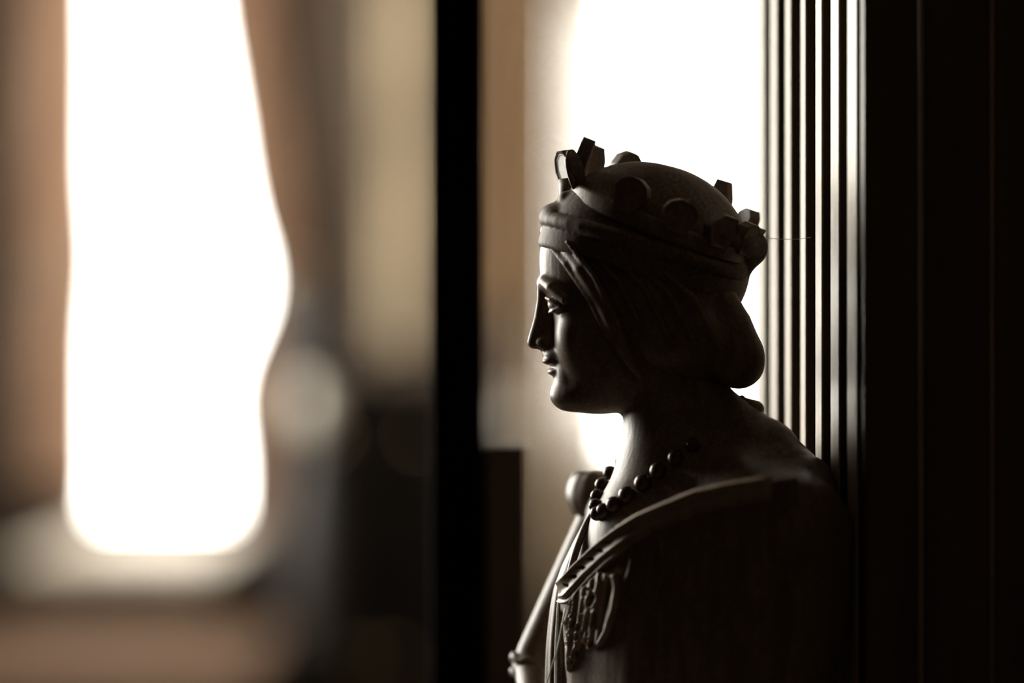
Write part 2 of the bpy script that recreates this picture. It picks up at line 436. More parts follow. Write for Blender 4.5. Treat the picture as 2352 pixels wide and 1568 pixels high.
# ------------------------------------------------------------------ far furniture
# long brown table below the window
t = thing('long_table', (-1.03, 4.9, 0), 'long brown wooden table under the tall bright window', 'table')
TZ = 0.745
xx = -1.45
for k in range(5):
    y0 = 4.35+k*0.16
    obj('table_plank', box(-1.45, -0.47, y0+0.002, y0+0.158, TZ-0.03, TZ, bev=0.003), M['table'], t)
for (lx, ly) in ((-1.35, 4.45), (-0.57, 4.45), (-1.35, 5.05), (-0.57, 5.05)):
    obj('leg', lathe([(0.03, 0), (0.04, 0.03), (0.025, 0.08), (0.045, 0.3), (0.03, 0.5), (0.045, 0.56), (0.045, TZ-0.03)], 16, (lx, ly, 0)), M['table'], t, True)
obj('apron', box(-1.38, -0.55, 4.42, 4.46, TZ-0.13, TZ-0.03), M['table'], t); obj('apron', box(-1.38, -0.55, 5.04, 5.08, TZ-0.13, TZ-0.03), M['table'], t)
# dark sideboard, its top hidden in shadow
d = 4.9
sx0, sx1, sz = PX(650, d), PX(1082, d), PZ(862, d)
sb = thing('sideboard', ((sx0+sx1)/2, d+0.2, 0), 'tall dark sideboard in shadow between the two far windows', 'sideboard')
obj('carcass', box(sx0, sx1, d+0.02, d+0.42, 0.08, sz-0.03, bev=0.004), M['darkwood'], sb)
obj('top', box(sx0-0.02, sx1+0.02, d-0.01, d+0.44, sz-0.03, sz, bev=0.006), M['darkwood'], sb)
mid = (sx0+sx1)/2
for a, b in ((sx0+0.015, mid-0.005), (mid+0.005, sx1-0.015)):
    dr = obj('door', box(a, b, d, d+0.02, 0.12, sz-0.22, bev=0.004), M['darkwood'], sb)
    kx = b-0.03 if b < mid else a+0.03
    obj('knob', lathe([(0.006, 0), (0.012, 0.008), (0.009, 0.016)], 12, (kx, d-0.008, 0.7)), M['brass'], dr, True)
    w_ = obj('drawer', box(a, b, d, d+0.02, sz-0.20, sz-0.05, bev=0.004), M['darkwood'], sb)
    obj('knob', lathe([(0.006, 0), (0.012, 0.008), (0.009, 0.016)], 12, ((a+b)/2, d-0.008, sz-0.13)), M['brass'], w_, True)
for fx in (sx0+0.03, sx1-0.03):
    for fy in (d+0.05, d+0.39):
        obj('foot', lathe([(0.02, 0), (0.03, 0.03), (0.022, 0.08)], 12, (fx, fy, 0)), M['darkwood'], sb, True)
# lower dark chest beside it
cx0, cx1, cz = PX(1098, d), PX(1222, d), PZ(1000, d)
ch = thing('chest', ((cx0+cx1)/2, d+0.2, 0), 'narrow dark chest of drawers in shadow right of the sideboard, under the white box', 'chest')
obj('carcass', box(cx0, cx1, d+0.02, d+0.40, 0.05, cz-0.02, bev=0.004), M['darkwood'], ch)
obj('top', box(cx0-0.006, cx1+0.006, d-0.005, d+0.41, cz-0.02, cz, bev=0.004), M['darkwood'], ch)
obj('plinth', box(cx0-0.004, cx1+0.004, d, d+0.405, 0.0, 0.05), M['darkwood'], ch)
for k in range(4):
    w_ = obj('drawer', box(cx0+0.006, cx1-0.006, d+0.006, d+0.02, 0.08+k*0.265, 0.08+k*0.265+0.25, bev=0.003), M['darkwood'], ch)
    obj('knob', lathe([(0.006, 0), (0.010, 0.006), (0.008, 0.012)], 12, ((cx0+cx1)/2, d-0.003, 0.2+k*0.265)), M['brass'], w_, True)
# white box on the chest
sz = cz
bxx0, bxx1 = PX(1120, 5.0), PX(1224, 5.0)
wb = thing('white_box', ((bxx0+bxx1)/2, 5.1, sz), 'low white lidded box on the narrow dark chest left of the right window', 'box')
obj('body', box(bxx0, bxx1, 5.0, 5.16, sz, sz+0.042, bev=0.003), M['paper'], wb)
obj('lid', box(bxx0-0.003, bxx1+0.003, 4.997, 5.163, sz+0.042, sz+0.060, bev=0.003), M['paper'], wb)
# dark vase with a pale band on the table's end
vd = 4.75; vx = PX(715, vd)
st_ = thing('vase_stand', (vx, vd, 0), 'round dark wooden stand holding the vase beside the long table', 'stand')
obj('column', lathe([(0.055, 0.0), (0.06, 0.03), (0.03, 0.08), (0.025, 0.4), (0.035, 0.6), (0.03, TZ-0.025)], 24, (vx, vd, 0)), M['darkwood'], st_, True)
obj('top', lathe([(0.062, TZ-0.025), (0.066, TZ-0.012), (0.062, TZ)], 32, (vx, vd, 0)), M['darkwood'], st_, True)
va = thing('vase', (vx, vd, TZ), 'tall dark glazed vase with wide cup mouth and pale neck beside the bright window', 'vase')
def vz(py): return PZ(py, vd)-TZ
def vr(p): return p*vd/FPX
obj('body', lathe([(vr(40), 0), (vr(46), 0.01), (vr(60), vz(1400)), (vr(72), vz(1300)), (vr(66), vz(1200)), (vr(48), vz(1090)), (vr(36), vz(1020)), (vr(33), vz(985))], 40, (vx, vd, TZ)), M['glaze'], va, True)
obj('neck_band', lathe([(vr(28), vz(985)), (vr(36), vz(970)), (vr(40), vz(930)), (vr(36), vz(890)), (vr(28), vz(872))], 40, (vx, vd, TZ)), M['band'], va, True)['label'] = 'pale glazed round neck'
obj('mouth', lathe([(vr(28), vz(875)), (vr(64), vz(845)), (vr(100), vz(780)), (vr(110), vz(705)), (vr(104), vz(700))], 40, (vx, vd, TZ)), M['glaze'], va, True)

# ------------------------------------------------------------------ cabinet with reeded pilaster, post and glass door
A0 = Vector((PX(1981, 0.760), 0.760)); A1 = Vector((PX(1722, 0.866), 0.866))     # plan of the reeded face
cb = thing('cabinet', (0.40, 1.05, 0), 'dark carved cabinet at the right with reeded pilaster behind the figure', 'cabinet')
LEDGE = ZC + (784-1900)*S
# carcass, side (facing the camera) built from stiles and recessed panels
obj('carcass', box(0.155, 0.69, 0.772, 1.09, 0.06, 2.1), M['cabinet'], cb)
y0 = 0.752
s_x = [A0.x, PX(2122, y0), PX(2131, y0), PX(2284, y0), PX(2293, y0), 0.36, 0.60, 0.69]
obj('side_panel', box(A0.x+0.0005, s_x[1], A0.y, 0.775, LEDGE, 2.1, bev=0.0012), M['cabinet'], cb)
obj('side_panel', box(s_x[2], s_x[3], A0.y-0.002, 0.775, LEDGE, 2.1, bev=0.0012), M['cabinet'], cb)
obj('side_panel', box(s_x[4], s_x[5], A0.y, 0.775, LEDGE, 2.1, bev=0.0012), M['cabinet'], cb)
obj('side_panel', box(s_x[5]+0.002, s_x[6], A0.y, 0.775, LEDGE, 2.1, bev=0.0012), M['cabinet'], cb)
obj('side_panel', box(s_x[6]+0.002, s_x[7], A0.y, 0.775, LEDGE, 2.1, bev=0.0012), M['cabinet'], cb)
for mx in (s_x[1]+0.0006, s_x[3]+0.0006):
    obj('bead_moulding', lathe([(0.0011, 0), (0.0011, 2.1-LEDGE)], 12, (mx, A0.y+0.0002, LEDGE)), M['reed'], cb, True)
# pilaster backing
u = (A1-A0).normalized(); nrm = Vector((-u.y, u.x))
if nrm.x > 0: nrm = -nrm
L = (A1-A0).length
def slab(bm, t0, t1, d0, d1, z0, z1, bev=0):
    q = [A0+u*t0+nrm*d1, A0+u*t1+nrm*d1, A0+u*t1+nrm*d0, A0+u*t0+nrm*d0]
    lo = [bm.verts.new((p.x, p.y, z0)) for p in q]; hi = [bm.verts.new((p.x, p.y, z1)) for p in q]
    fs = [bm.faces.new(lo[::-1]), bm.faces.new(hi)]
    for k in range(4): fs.append(bm.faces.new((lo[k], lo[(k+1)%4], hi[(k+1)%4], hi[k])))
    bmesh.ops.recalc_face_normals(bm, faces=fs)
    if bev: bmesh.ops.bevel(bm, geom=list({e for f in fs for e in f.edges}), offset=bev, segments=2, affect='EDGES')
    return bm
PIL_T = 1.75
obj('pilaster', slab(bmesh.new(), 0.0, L, -0.048, -0.0065, LEDGE, PIL_T), M['cabinet'], cb)
# ridges: centres where the photo shows the lit reed faces
def t_of(px):
    k = (px-1176)/FPX      # ray x = k*y
    return (A0.x-k*A0.y)/(k*u.y-u.x)
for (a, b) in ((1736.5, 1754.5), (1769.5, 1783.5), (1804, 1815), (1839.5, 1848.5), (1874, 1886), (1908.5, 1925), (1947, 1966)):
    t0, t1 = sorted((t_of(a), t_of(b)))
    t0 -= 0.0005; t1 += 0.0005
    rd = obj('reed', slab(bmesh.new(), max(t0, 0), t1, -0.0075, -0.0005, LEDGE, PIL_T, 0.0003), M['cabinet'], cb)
    obj('reed_lit_face', slab(bmesh.new(), max(t0, 0), t1, -0.0006, 0.0, LEDGE, PIL_T, 0.0002), M['reed'], rd)  # thin pale facing: the lit face of each dark reed, lightened by colour
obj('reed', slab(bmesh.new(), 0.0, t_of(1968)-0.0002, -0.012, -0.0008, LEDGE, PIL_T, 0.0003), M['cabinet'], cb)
# ledge the figure stands on, base below it, cornice above
obj('ledge', box(-0.075, 0.69, 0.66, 1.10, LEDGE-0.03, LEDGE, bev=0.006), M['cabinet'], cb)
obj('base_cupboard', box(-0.055, 0.69, 0.68, 1.09, 0.08, LEDGE-0.03, bev=0.004), M['cabinet'], cb)
obj('plinth', box(-0.07, 0.69, 0.67, 1.10, 0.0, 0.08, bev=0.004), M['cabinet'], cb)
obj('cornice', box(-0.075, 0.69, 0.66, 1.10, PIL_T, PIL_T+0.09, bev=0.01), M['cabinet'], cb)
for k in range(2):
    ya = 0.70+k*0.19
    dd = obj('door', box(-0.063, -0.055, ya, ya+0.18, 0.12, LEDGE-0.08, bev=0.003), M['cabinet'], cb)
    obj('knob', lathe([(0.006, 0), (0.012, 0.008), (0.009, 0.016)], 12, (-0.072, ya+0.02, 0.75)), M['brass'], dd, True)
# slender dark post at the far corner
pd_ = 0.96
obj('corner_post', box(PX(988, pd_), PX(1113, pd_), pd_, pd_+0.02, LEDGE, PIL_T, bev=0.001), M['darkwood'], cb)
obj('low_panel', box(PX(1113, pd_), PX(1213, pd_), pd_+0.003, pd_+0.015, LEDGE, PZ(1020, pd_), bev=0.002), M['cabinet'], cb)
# hazy glass pane behind the figure, leaf from post side to pilaster
gp = obj('glass_pane', box(PX(1213, 0.885), PX(1735, 0.885), 0.885, 0.8875, LEDGE, PIL_T), M['haze'], cb)
gp['label'] = 'hazy glass pane'

# ------------------------------------------------------------------ carved figure
fig = thing('carved_figure', WF(1560, 1700, 0), 'dark carved wooden crowned woman in profile with bead necklace', 'statue')
PHI = math.radians(30)
fv = (-math.cos(PHI), -math.sin(PHI)); lv = (math.sin(PHI), -math.cos(PHI))
TX = 1560
def T(a, l, z): return (TX + a*fv[0] + l*lv[0], a*fv[1] + l*lv[1], z)
TR = ((fv[0], fv[1], 0), (lv[0], lv[1], 0), (0, 0, 1))

B = Field(rng((1140, 1200, 6), (1200, 1300, 2), (1300, 1400, 3), (1400, 2010, 6)),
          rng((-520, -126, 6), (-126, 126, 3), (126, 420, 6)),
          rng((340, 630, 6), (630, 950, 2), (950, 1912, 6)))
# skull, jaw, face
B.ell((1482, 0, 600), (243, 158, 225), 0)
B.ell((1402, 0, 790), (136, 124, 158), 45)
for s in (-1, 1):
    B.ell((1332, s*72, 770), (52, 46, 62), 30)                         # cheek
B.ell((1278, 0, 813), (31, 44, 22), 16)                                # upper muzzle
B.ell((1300, 0, 862), (27, 52, 40), 16)
B.ell((1300, 0, 905), (32, 42, 31), 14)                                # chin
B.ell((1345, 0, 905), (75, 75, 42), 25)
for s in (-1, 1):
    B.ell((1238, s*60, 695), (28, 36, 23), 18, sub=True)               # socket
    B.chain([(1250, s*10, 650, 13), (1250, s*46, 648, 13), (1265, s*82, 662, 13), (1296, s*110, 690, 12)], 16)   # brow
# nose
B.chain([(1246, 0, 648, 12), (1244, 0, 690, 11), (1238, 0, 730, 11.5), (1229, 0, 770, 14), (1226.5, 0, 785, 15.5)], 7)
B.chain([(1262, 0, 660, 14), (1262, 0, 720, 20), (1254, 0, 782, 24)], 14)
for s in (-1, 1):
    B.ell((1252, s*21, 788), (18, 10, 12), 12)
    B.ell((1238, s*11, 806), (9, 6, 6), 3, sub=True)
# lips
for s in (-1, 1):
    B.ell((1264, s*13, 829), (18.5, 24, 8.5), 7)
B.ell((1275, 0, 853), (17.5, 30, 9.5), 8)
B.chain([(1252, 0, 839, 2.2), (1262, -26, 840, 2.2), (1276, -46, 842, 2)], 3, sub=True)
B.chain([(1252, 0, 839, 2.2), (1262, 26, 840, 2.2), (1276, 46, 842, 2)], 3, sub=True)
# eyes
for s in (-1, 1):
    B.ell((1287, s*61, 699), (30, 34, 23), 4)
    B.chain([(1270, s*28, 704, 3.5), (1257, s*46, 689, 4), (1254, s*62, 685, 4.2), (1263, s*82, 690, 4), (1284, s*99, 706, 3.5)], 6)
    B.chain([(1270, s*30, 706, 3), (1262, s*48, 715, 3), (1261, s*62, 718, 3), (1269, s*82, 715, 3), (1284, s*97, 708, 3)], 6)
# neck
B.chain([(1590, 0, 870, 60), (1635, 0, 940, 48), (1680, 5, 980, 50)], 20)
B.chain([(1512, 0, 880, 92), (1535, 0, 985, 97), (1550, 0, 1060, 108)], 22)
B.cap((1540, 0, 1040), T(100, 0, 1195), 90, 104, 60)
# torso
B.ell(T(45, 0, 1380), (180, 255, 300), 60, rot=TR)
B.cap(T(0, -235, 1190), T(0, 300, 1200), 80, 100, 80)
B.chain([(1560, 0, 1080, 105), T(-30, 170, 1130)+(100,), T(-20, 310, 1210)+(105,)], 60)
B.chain([(1560, 0, 1080, 105), T(-30, -150, 1140)+(85,), T(-20, -255, 1200)+(75,)], 60)
B.chain([(1650, 20, 960, 60), (1740, -10, 1060, 105), (1800, -60, 1180, 150), (1800, -60, 1500, 170)], 60)        # mantle on the back
for s in (-1,):
    B.ell(T(160, s*118, 1430), (82, 105, 120), 45, rot=TR)
B.ell(T(60, 0, 1720), (190, 215, 260), 70, rot=TR)
# far arm: slim sleeve from the shoulder
B.chain([(1394, 270, 1170, 56), (1374, 270, 1225, 47), (1232, 250, 1529, 43), (1222, 245, 1560, 42)], 8)
B.chain([(1222, 245, 1560, 42), (1240, 60, 1690, 36), (1290, -110, 1730, 30)], 12)
# sleeve mass of the near shoulder
B.ell((1725, -140, 1450), (240, 120, 320), 60)
# near arm
B.chain([(1815, -240, 1200, 105), (1800, -260, 1400, 95), (1760, -290, 1600, 80)], 80)
B.chain([(1760, -290, 1600, 74), (1570, -350, 1650, 58), (1360, -270, 1720, 36)], 25)
# folded hands below the frame
for hx, hy, s in ((1300, -130, 1), (1340, -250, -1)):
    B.ell((hx-6, hy, 1735), (40, 42, 20), 12)
    for k in range(4):
        B.chain([(hx-20, hy+s*(-26+17*k), 1738, 9), (hx-50-6*(k in (1, 2)), hy+s*(-30+18*k), 1752, 8), (hx-58, hy+s*(-26+15*k), 1782, 7)], 3)
    B.chain([(hx+12, hy+s*34, 1728, 10), (hx-20, hy+s*52, 1716, 9), (hx-44, hy+s*46, 1722, 7)], 4)
_a0 = ((A0.x/S)+1176, (A0.y-DF)/S)
B.plane((_a0[0]+nrm.x*3, _a0[1]+nrm.y*3, 0), (nrm.x, nrm.y, 0))
body_me = B.mesh('body', M['figure'])
del B
body = obj('body', body_me, None, fig)
bvh = None
def cast(px, py):
    """world point and normal of the body seen at photo pixel"""
    d = Vector(((px-1176)/FPX, 1.0, -(py-784)/FPX)).normalized()
    h = bvh.ray_cast(Vector((0, 0, ZC)), d)
    return h[0], h[1]
def tri_data(me):
    v = np.empty(len(me.vertices)*3, np.float32); me.vertices.foreach_get('co', v)
    p = np.empty(len(me.loops), np.int32); me.loops.foreach_get('vertex_index', p)
    return v.reshape(-1, 3), p.reshape(-1, 4)
v1, p1 = tri_data(body_me)
bvh = BVHTree.FromPolygons(v1.tolist(), p1.tolist())
# bodice: far side sheet, standing off the chest
bm = bmesh.new(); rows = []
for z in list(np.arange(1164, 1420, 8))+list(np.arange(1420, 1900, 24)):
    xl_ = np.interp(z, [1165, 1200, 1250, 1300, 1350, 1400, 1480, 1560, 1900], [1357, 1341, 1315, 1291, 1274, 1265, 1256, 1253, 1262])
    xr_ = np.interp(z, [1165, 1230, 1290, 1340, 1400, 1900], [1364, 1336, 1312, 1301, 1304, 1310])
    yr_ = np.interp(z, [1165, 1230, 1290, 1340, 1400, 1900], [14, -20, -50, -70, -80, -86])
    D = np.interp(z, [1165, 1300, 1400], [24, 60, 95])
    row = []
    for q in range(41):
        f = q/40*2.5
        rip = (2.6*math.sin(q*0.95+z*0.004)+1.4*math.sin(q*1.9+1))*np.interp(z, [1300, 1380], [0, 1])
        x_ = xr_-(xr_-xl_)*math.sin(f)-rip*math.sin(f)*(0.35 if 1.3 < f < 1.8 else 1); y_ = yr_+D*(1-math.cos(f))-rip*math.cos(f)
        row.append(bm.verts.new(WS(x_, z, y_)))
    rows.append(row)
for a, b in zip(rows, rows[1:]):
    for q in range(40): bm.faces.new((a[q], b[q], b[q+1], a[q+1]))
bod = obj('bodice', bm, M['figure'], fig, True); bod['label'] = 'pleated far side of the bodice'
so_ = bod.modifiers.new('thick', 'SOLIDIFY'); so_.thickness = 3*S; so_.offset = 0

# hair and snood
H = Field(rng((1210, 1790, 5)), rng((-220, 220, 5)), rng((440, 930, 5)))
H.ell((1488, 0, 650), (190, 166, 215), 0)
H.ell((1580, 0, 774), (138, 150, 112), 22)
for yy in (-75, 0, 75):
    q = 0 if yy == 0 else -8
    H.chain([(1658+q, yy, 700, 42), (1676+q, yy, 750, 52), (1693+q, yy, 806, 58), (1690+q, yy, 822, 56)], 12)
H.cap((1692, -70, 835), (1692, 70, 835), 55, 55, 25)
H.plane((1262, 0, 560), (0.78, 0, -0.47), 12)
for s in (-1, 1):
    H.chain([(1258, 0, 530, 16), (1288, s*80, 556, 14), (1334, s*132, 620, 20), (1392, s*148, 715, 22), (1424, s*142, 800, 18), (1462, s*128, 860, 8)], 8)
    H.chain([(1246, 0, 551, 8), (1262, s*55, 563, 9), (1300, s*108, 610, 10), (1352, s*140, 690, 9), (1390, s*140, 770, 8)], 4)
    for k in range(5):
        H.chain([(1300+k*45, s*(125+k*10), 560+10*k, 6), (1360+k*55, s*(168+k*3), 640+12*k, 7), (1420+k*55, s*(166-k*3), 760+10*k, 6)], 6)
obj('hair', H.mesh('hair', M['figure']), None, fig)['label'] = 'hair swept back into a roll at the nape'
# cap: dome with front brim
K = Field(rng((1210, 1800, 4)), rng((-220, 220, 5)), rng((350, 680, 4)))
K.ell((1467, 0, 602), (236, 178, 231), 0)
K.plane((1470, 0, 640), (0.30, 0, -0.95), 14)
# brim roll around, front to nape
brim = [(1254+0, 0, 508)]
ring = []
for k in range(37):
    th = 2*math.pi*k/36
    ring.append((1478-222*math.cos(th), 186*math.sin(th), 570-66*math.cos(th)+0.0, 17))
K.chain(ring, 2)
K.cap((1296, -40, 455), (1296, 40, 455), 12, 12, 12)
K.ell((1275, 0, 492), (34, 62, 26), 12)
K.chain([(1640, -150, 545, 18), (1694, -92, 558, 28), (1722, -36, 568, 38), (1722, 36, 566, 38), (1694, 92, 548, 28), (1640, 150, 530, 18)], 14)
K.chain([(1719, -30, 584, 31), (1702, -25, 616, 24), (1680, -20, 644, 15)], 14)
K.chain([(1719, 30, 582, 31), (1702, 25, 614, 24), (1680, 20, 642, 15)], 14)
obj('cap', K.mesh('cap', M['cap']), None, fig)['label'] = 'dusty domed cap with rolled brim'

# crown circlet and leaves
CC = Vector((1510, 0, 512)); e1 = Vector((-0.93, 0, -0.36)); e2 = Vector((0, 1, -0.16)); nn = Vector((0.36, -0.06, -0.93))
def ringp(th, up=0.0, out=0.0): return CC + e1*((212+out)*math.cos(th)) + e2*((186+out)*math.sin(th)) + nn*up
bm = bmesh.new(); n = 72; rr = []
for k in range(n):
    th = 2*math.pi*k/n
    rr.append([bm.verts.new(WV(ringp(th, up, out))) for up, out in ((-14, -6), (-14, 6), (-8, 9), (18, 9), (24, 6), (24, -6))])
for k in range(n):
    a, b = rr[k], rr[(k+1)%n]
    for j in range(6): bm.faces.new((a[j], b[j], b[(j+1)%6], a[(j+1)%6]))
bmesh.ops.recalc_face_normals(bm, faces=bm.faces)
crown = obj('crown', bm, M['figure'], fig, True)
def leaf(base, ux, up, out, wid, hgt, thick, outline, curl=0.25):
    """base: figure-space point; ux tangent, up, out unit vectors"""
    bm = bmesh.new()
    def P(a, b, c):
        return WV(base + ux*(a*wid) + up*(b*hgt) + out*(c + curl*hgt*b*b))
    f = [bm.verts.new(P(a, b, thick/2)) for a, b in outline]; g = [bm.verts.new(P(a, b, -thick/2)) for a, b in outline]
    m_ = len(outline)
    # raised rib face in front: inset centre
    F1 = bm.faces.new(f); F2 = bm.faces.new(g[::-1])
    for k in range(m_): bm.faces.new((f[(k+1)%m_], f[k], g[k], g[(k+1)%m_]))
    bmesh.ops.recalc_face_normals(bm, faces=bm.faces)
    r = bmesh.ops.inset_individual(bm, faces=[F1], thickness=0.10*wid*S, depth=-0.045*hgt*S)
    bmesh.ops.bevel(bm, geom=[e for e in bm.edges], offset=0.022*wid*S, segments=2, affect='EDGES')
    return bm
OUT1 = [(-0.30, 0), (-0.42, 0.35), (-0.52, 0.62), (-0.40, 0.86), (-0.12, 1.0), (0.16, 1.0), (0.42, 0.84), (0.52, 0.60), (0.42, 0.35), (0.30, 0)]
OUT2 = [(-0.28, 0), (-0.46, 0.40), (-0.55, 0.70), (-0.42, 0.78), (-0.36, 1.0), (0.14, 1.02), (0.46, 0.72), (0.54, 0.55), (0.30, 0)]
for th, wd, hg, ol, o_ in ((10, 48, 112, OUT1, 0.02), (33, 62, 98, OUT2, 0.05), (63, 76, 112, OUT1, 0.05), (97, 60, 96, OUT1, 0.0),
                       (128, 60, 128, OUT2, 0.0), (156, 66, 92, OUT1, 0.1), (-172, 76, 66, OUT1, 0.15), (-150, 70, 74, OUT1, 0.1),
                       (-125, 74, 74, OUT2, 0.0), (-96, 76, 74, OUT1, 0.0), (-64, 80, 80, OUT1, -0.1)):
    a = math.radians(th)
    base = ringp(a, 10, 2)
    tx = (ringp(a+0.05)-ringp(a-0.05)).normalized()
    ot = (e1*math.cos(a)+e2*math.sin(a)).normalized()
    obj('crown_leaf', leaf(base, tx, nn.normalized(), ot, wd, hg, 30, ol, o_), M['figure'], crown)
# large front leaf, in pale relief on its face
base = Vector((1322, -14, 462)); upv = Vector((-0.16, 0, -0.987)); outv = Vector((-0.93, -0.34, 0.15)).normalized(); tv = Vector((0.34, -0.94, 0)).normalized()
fl_ = obj('crown_leaf', leaf(base, tv, upv, outv, 96, 118, 34, OUT1, 0.06), M['figure'], crown)
bm = bmesh.new()
tube(bm, smoothpts([WF(1326, 448, -40), WF(1312, 420, -60), WF(1302, 380, -56), WF(1306, 352, -40)]), 0.0009, 8)
tube(bm, [WF(1304, 410, -6), WF(1308, 440, -6), WF(1312, 470, -6)], [0.0032, 0.0036, 0.0040], 12)
obj('leaf_rib', bm, M['figure'], fl_, True)

# necklace of round beads
nk = obj('necklace', tube(bmesh.new(), smoothpts([WS(1440, 1046, 112), WS(1430, 1060, 95), WS(1402, 1087, 55), WS(1384, 1114, 15), WS(1373, 1140, -22), WS(1369, 1160, -55), WS(1373, 1176, -90), WS(1388, 1171, -105), WS(1412, 1156, -112)], 5), 0.0005, 8), M['bead'], fig, True)
sph = None
beads = [(1430, 1059, 95, 17), (1402, 1086, 55, 17.5), (1383, 1113, 15, 17), (1372, 1139, -25, 16.5), (1368, 1160, -62, 16),
         (1371, 1179, -100, 17)]
near = [(1386, 1173, 18), (1410, 1158, 19), (1440, 1136, 20.5), (1477, 1109, 21), (1512, 1081, 20.5), (1552, 1051, 19), (1592, 1022, 18)]
import_near = []
for px, py, r in near:
    loc, no = cast(px, py)
    if loc is None: y = -130
    else: y = (loc.y-DF)/S - r*0.35
    beads.append((px, py, y, r))
bead_me = None
for px, py, y, r in beads:
    if bead_me is None:
        bm = bmesh.new(); bmesh.ops.create_uvsphere(bm, u_segments=28, v_segments=18, radius=1.0)
        bead_me = bpy.data.meshes.new('bead'); bm.to_mesh(bead_me); bm.free()
    o = obj('bead', bead_me, M['bead'], nk, True)
    o.scale = (r*S*(1+y*S/DF),)*3
    o.location = WS(px, py, y)

# relief patches: neckline band and lace, carved on the body surface
def poly_sd(px, py, poly):
    """signed distance (negative inside) of many points to a polygon"""
    P = np.stack((px, py), -1).astype(float); v = np.array(poly, float)
    dmin = np.full(P.shape[:-1], 1e9); ins = np.zeros(P.shape[:-1], bool)
    for i in range(len(v)):
        a, b = v[i], v[(i+1)%len(v)]; e = b-a
        t = np.clip(((P-a)@e)/max(e@e, 1e-9), 0, 1)
        dmin = np.minimum(dmin, np.hypot(*(np.moveaxis(P-a-t[..., None]*e, -1, 0))))
        c = ((a[1] <= P[...,1]) != (b[1] <= P[...,1]))
        xi = a[0]+(P[...,1]-a[1])/(b[1]-a[1] if b[1] != a[1] else 1e-9)*(b[0]-a[0])
        ins ^= c & (P[...,0] < xi)
    return np.where(ins, -dmin, dmin)
def line_d(px, py, pts):
    P = np.stack((px, py), -1).astype(float); v = [np.array(p, float) for p in pts]
    dm = np.full(P.shape[:-1], 1e9); along = np.zeros(P.shape[:-1]); s0 = 0; sg = np.zeros(P.shape[:-1])
    for a, b in zip(v, v[1:]):
        e = b-a; L_ = np.hypot(*e); t = np.clip(((P-a)@e)/(L_*L_), 0, 1); q = P-a-t[..., None]*e
        d_ = np.hypot(q[...,0], q[...,1]); m = d_ < dm
        dm = np.where(m, d_, dm); along = np.where(m, s0+t*L_, along); sg = np.where(m, np.sign(e[0]*(P[...,1]-a[1])-e[1]*(P[...,0]-a[0])), sg); s0 += L_
    return dm, along, sg
_u = np.arange(0, 560, 2.0)
_sl = np.interp(_u, [0, 14, 105, 145, 200, 520], [1.2, 1.1, 1.0, 0.55, 0.42, 0.40])
CHEST = (_u, np.concatenate(([0], np.cumsum(_sl[:-1]*2.0))))
def chest_y(px, py):
    xl_ = np.interp(py, [1150, 1340, 1420, 1560, 1900], [1284, 1286, 1292, 1299, 1306])
    u_ = np.maximum(px-xl_, 0.0)
    return -80 - 26*np.sqrt(np.clip(1-(1-np.minimum(u_, 16)/16)**2, 0, 1)) - np.interp(u_, *CHEST)
def patch(name, x0, x1, y0, y1, st, hfun, mat, parent, cutoff=-1.5):
    xs = np.arange(x0, x1, st); ys = np.arange(y0, y1, st)
    gx, gy = np.meshgrid(xs, ys, indexing='ij'); h = hfun(gx, gy)
    Y = chest_y(gx, gy); k = 1+Y*S/DF
    P = np.stack(((gx-1176)*S*k, DF+Y*S, ZC+(784-gy)*S*k), -1)
    du = np.gradient(P, axis=0); dv = np.gradient(P, axis=1)
    Nn = np.cross(du, dv); Nn /= np.maximum(np.linalg.norm(Nn, axis=-1, keepdims=True), 1e-12)
    Nn *= -np.sign(Nn[..., 1:2])
    V = P + Nn*(h*S)[..., None]
    bm = bmesh.new(); vm = {}
    def gv(i, j):
        if (i, j) not in vm: vm[(i, j)] = bm.verts.new(V[i, j])
        return vm[(i, j)]
    for i in range(len(xs)-1):
        for j in range(len(ys)-1):
            if max(h[i,j], h[i+1,j], h[i,j+1], h[i+1,j+1]) < cutoff: continue
            bm.faces.new((gv(i,j), gv(i,j+1), gv(i+1,j+1), gv(i+1,j)))
    return obj(name, bm, mat, parent, True)
def ss(d, a, b): 
    t = np.clip((d-a)/(b-a), 0, 1); return t*t*(3-2*t)
band_c = [(1297, 1360), (1340, 1312), (1382, 1272), (1432, 1231), (1474, 1205), (1522, 1184), (1600, 1152), (1680, 1134), (1840, 1108)]
def band_h(gx, gy):
    d, s, sg = line_d(gx, gy, band_c); e = d*sg          # e<0 above / >0 below (image y down)
    wv = 28
    h = -4 + 11*(1-ss(d, wv-6, wv))
    for off, amp, wd in ((-24, 6, 5), (-6, -2, 6), (7, 5, 4), (17, -3, 3), (25, 5, 4)):
        h = h + amp*np.exp(-((e-off)/wd)**2)*(d < wv)
    per = 28.0; ph = (s % per)/per-0.5
    slot = np.exp(-((ph*per-0.6*(e+9))/3.6)**4 - ((e+9)/6.5)**4)
    h = h - 12*slot*(s > 15)*(1-0.8*ss(s, 120, 200))
    end = ss(s, 560, 480) if False else 1
    return h - 70*ss(gx, 1750, 1830)
def sheet_h(gx, gy):
    d, s_, sg = line_d(gx, gy, band_c); e = d*sg
    return np.where((e > -14) | ((gy > 1350) & (gx > 1290)), 0.6*np.sin(gx*0.11+0.5*np.sin(gy*0.02))*(gy > 1300), -90.0) - 70*ss(gx, 1750, 1830)
sh = patch('bodice', 1287, 1838, 1100, 1900, 4.0, sheet_h, M['figure'], fig, -60); sh['label'] = 'near side of the bodice under lace'
patch('neckline_band', 1287, 1838, 1095, 1400, 2.5, band_h, M['lace'], fig)['label'] = 'pierced neckline band'
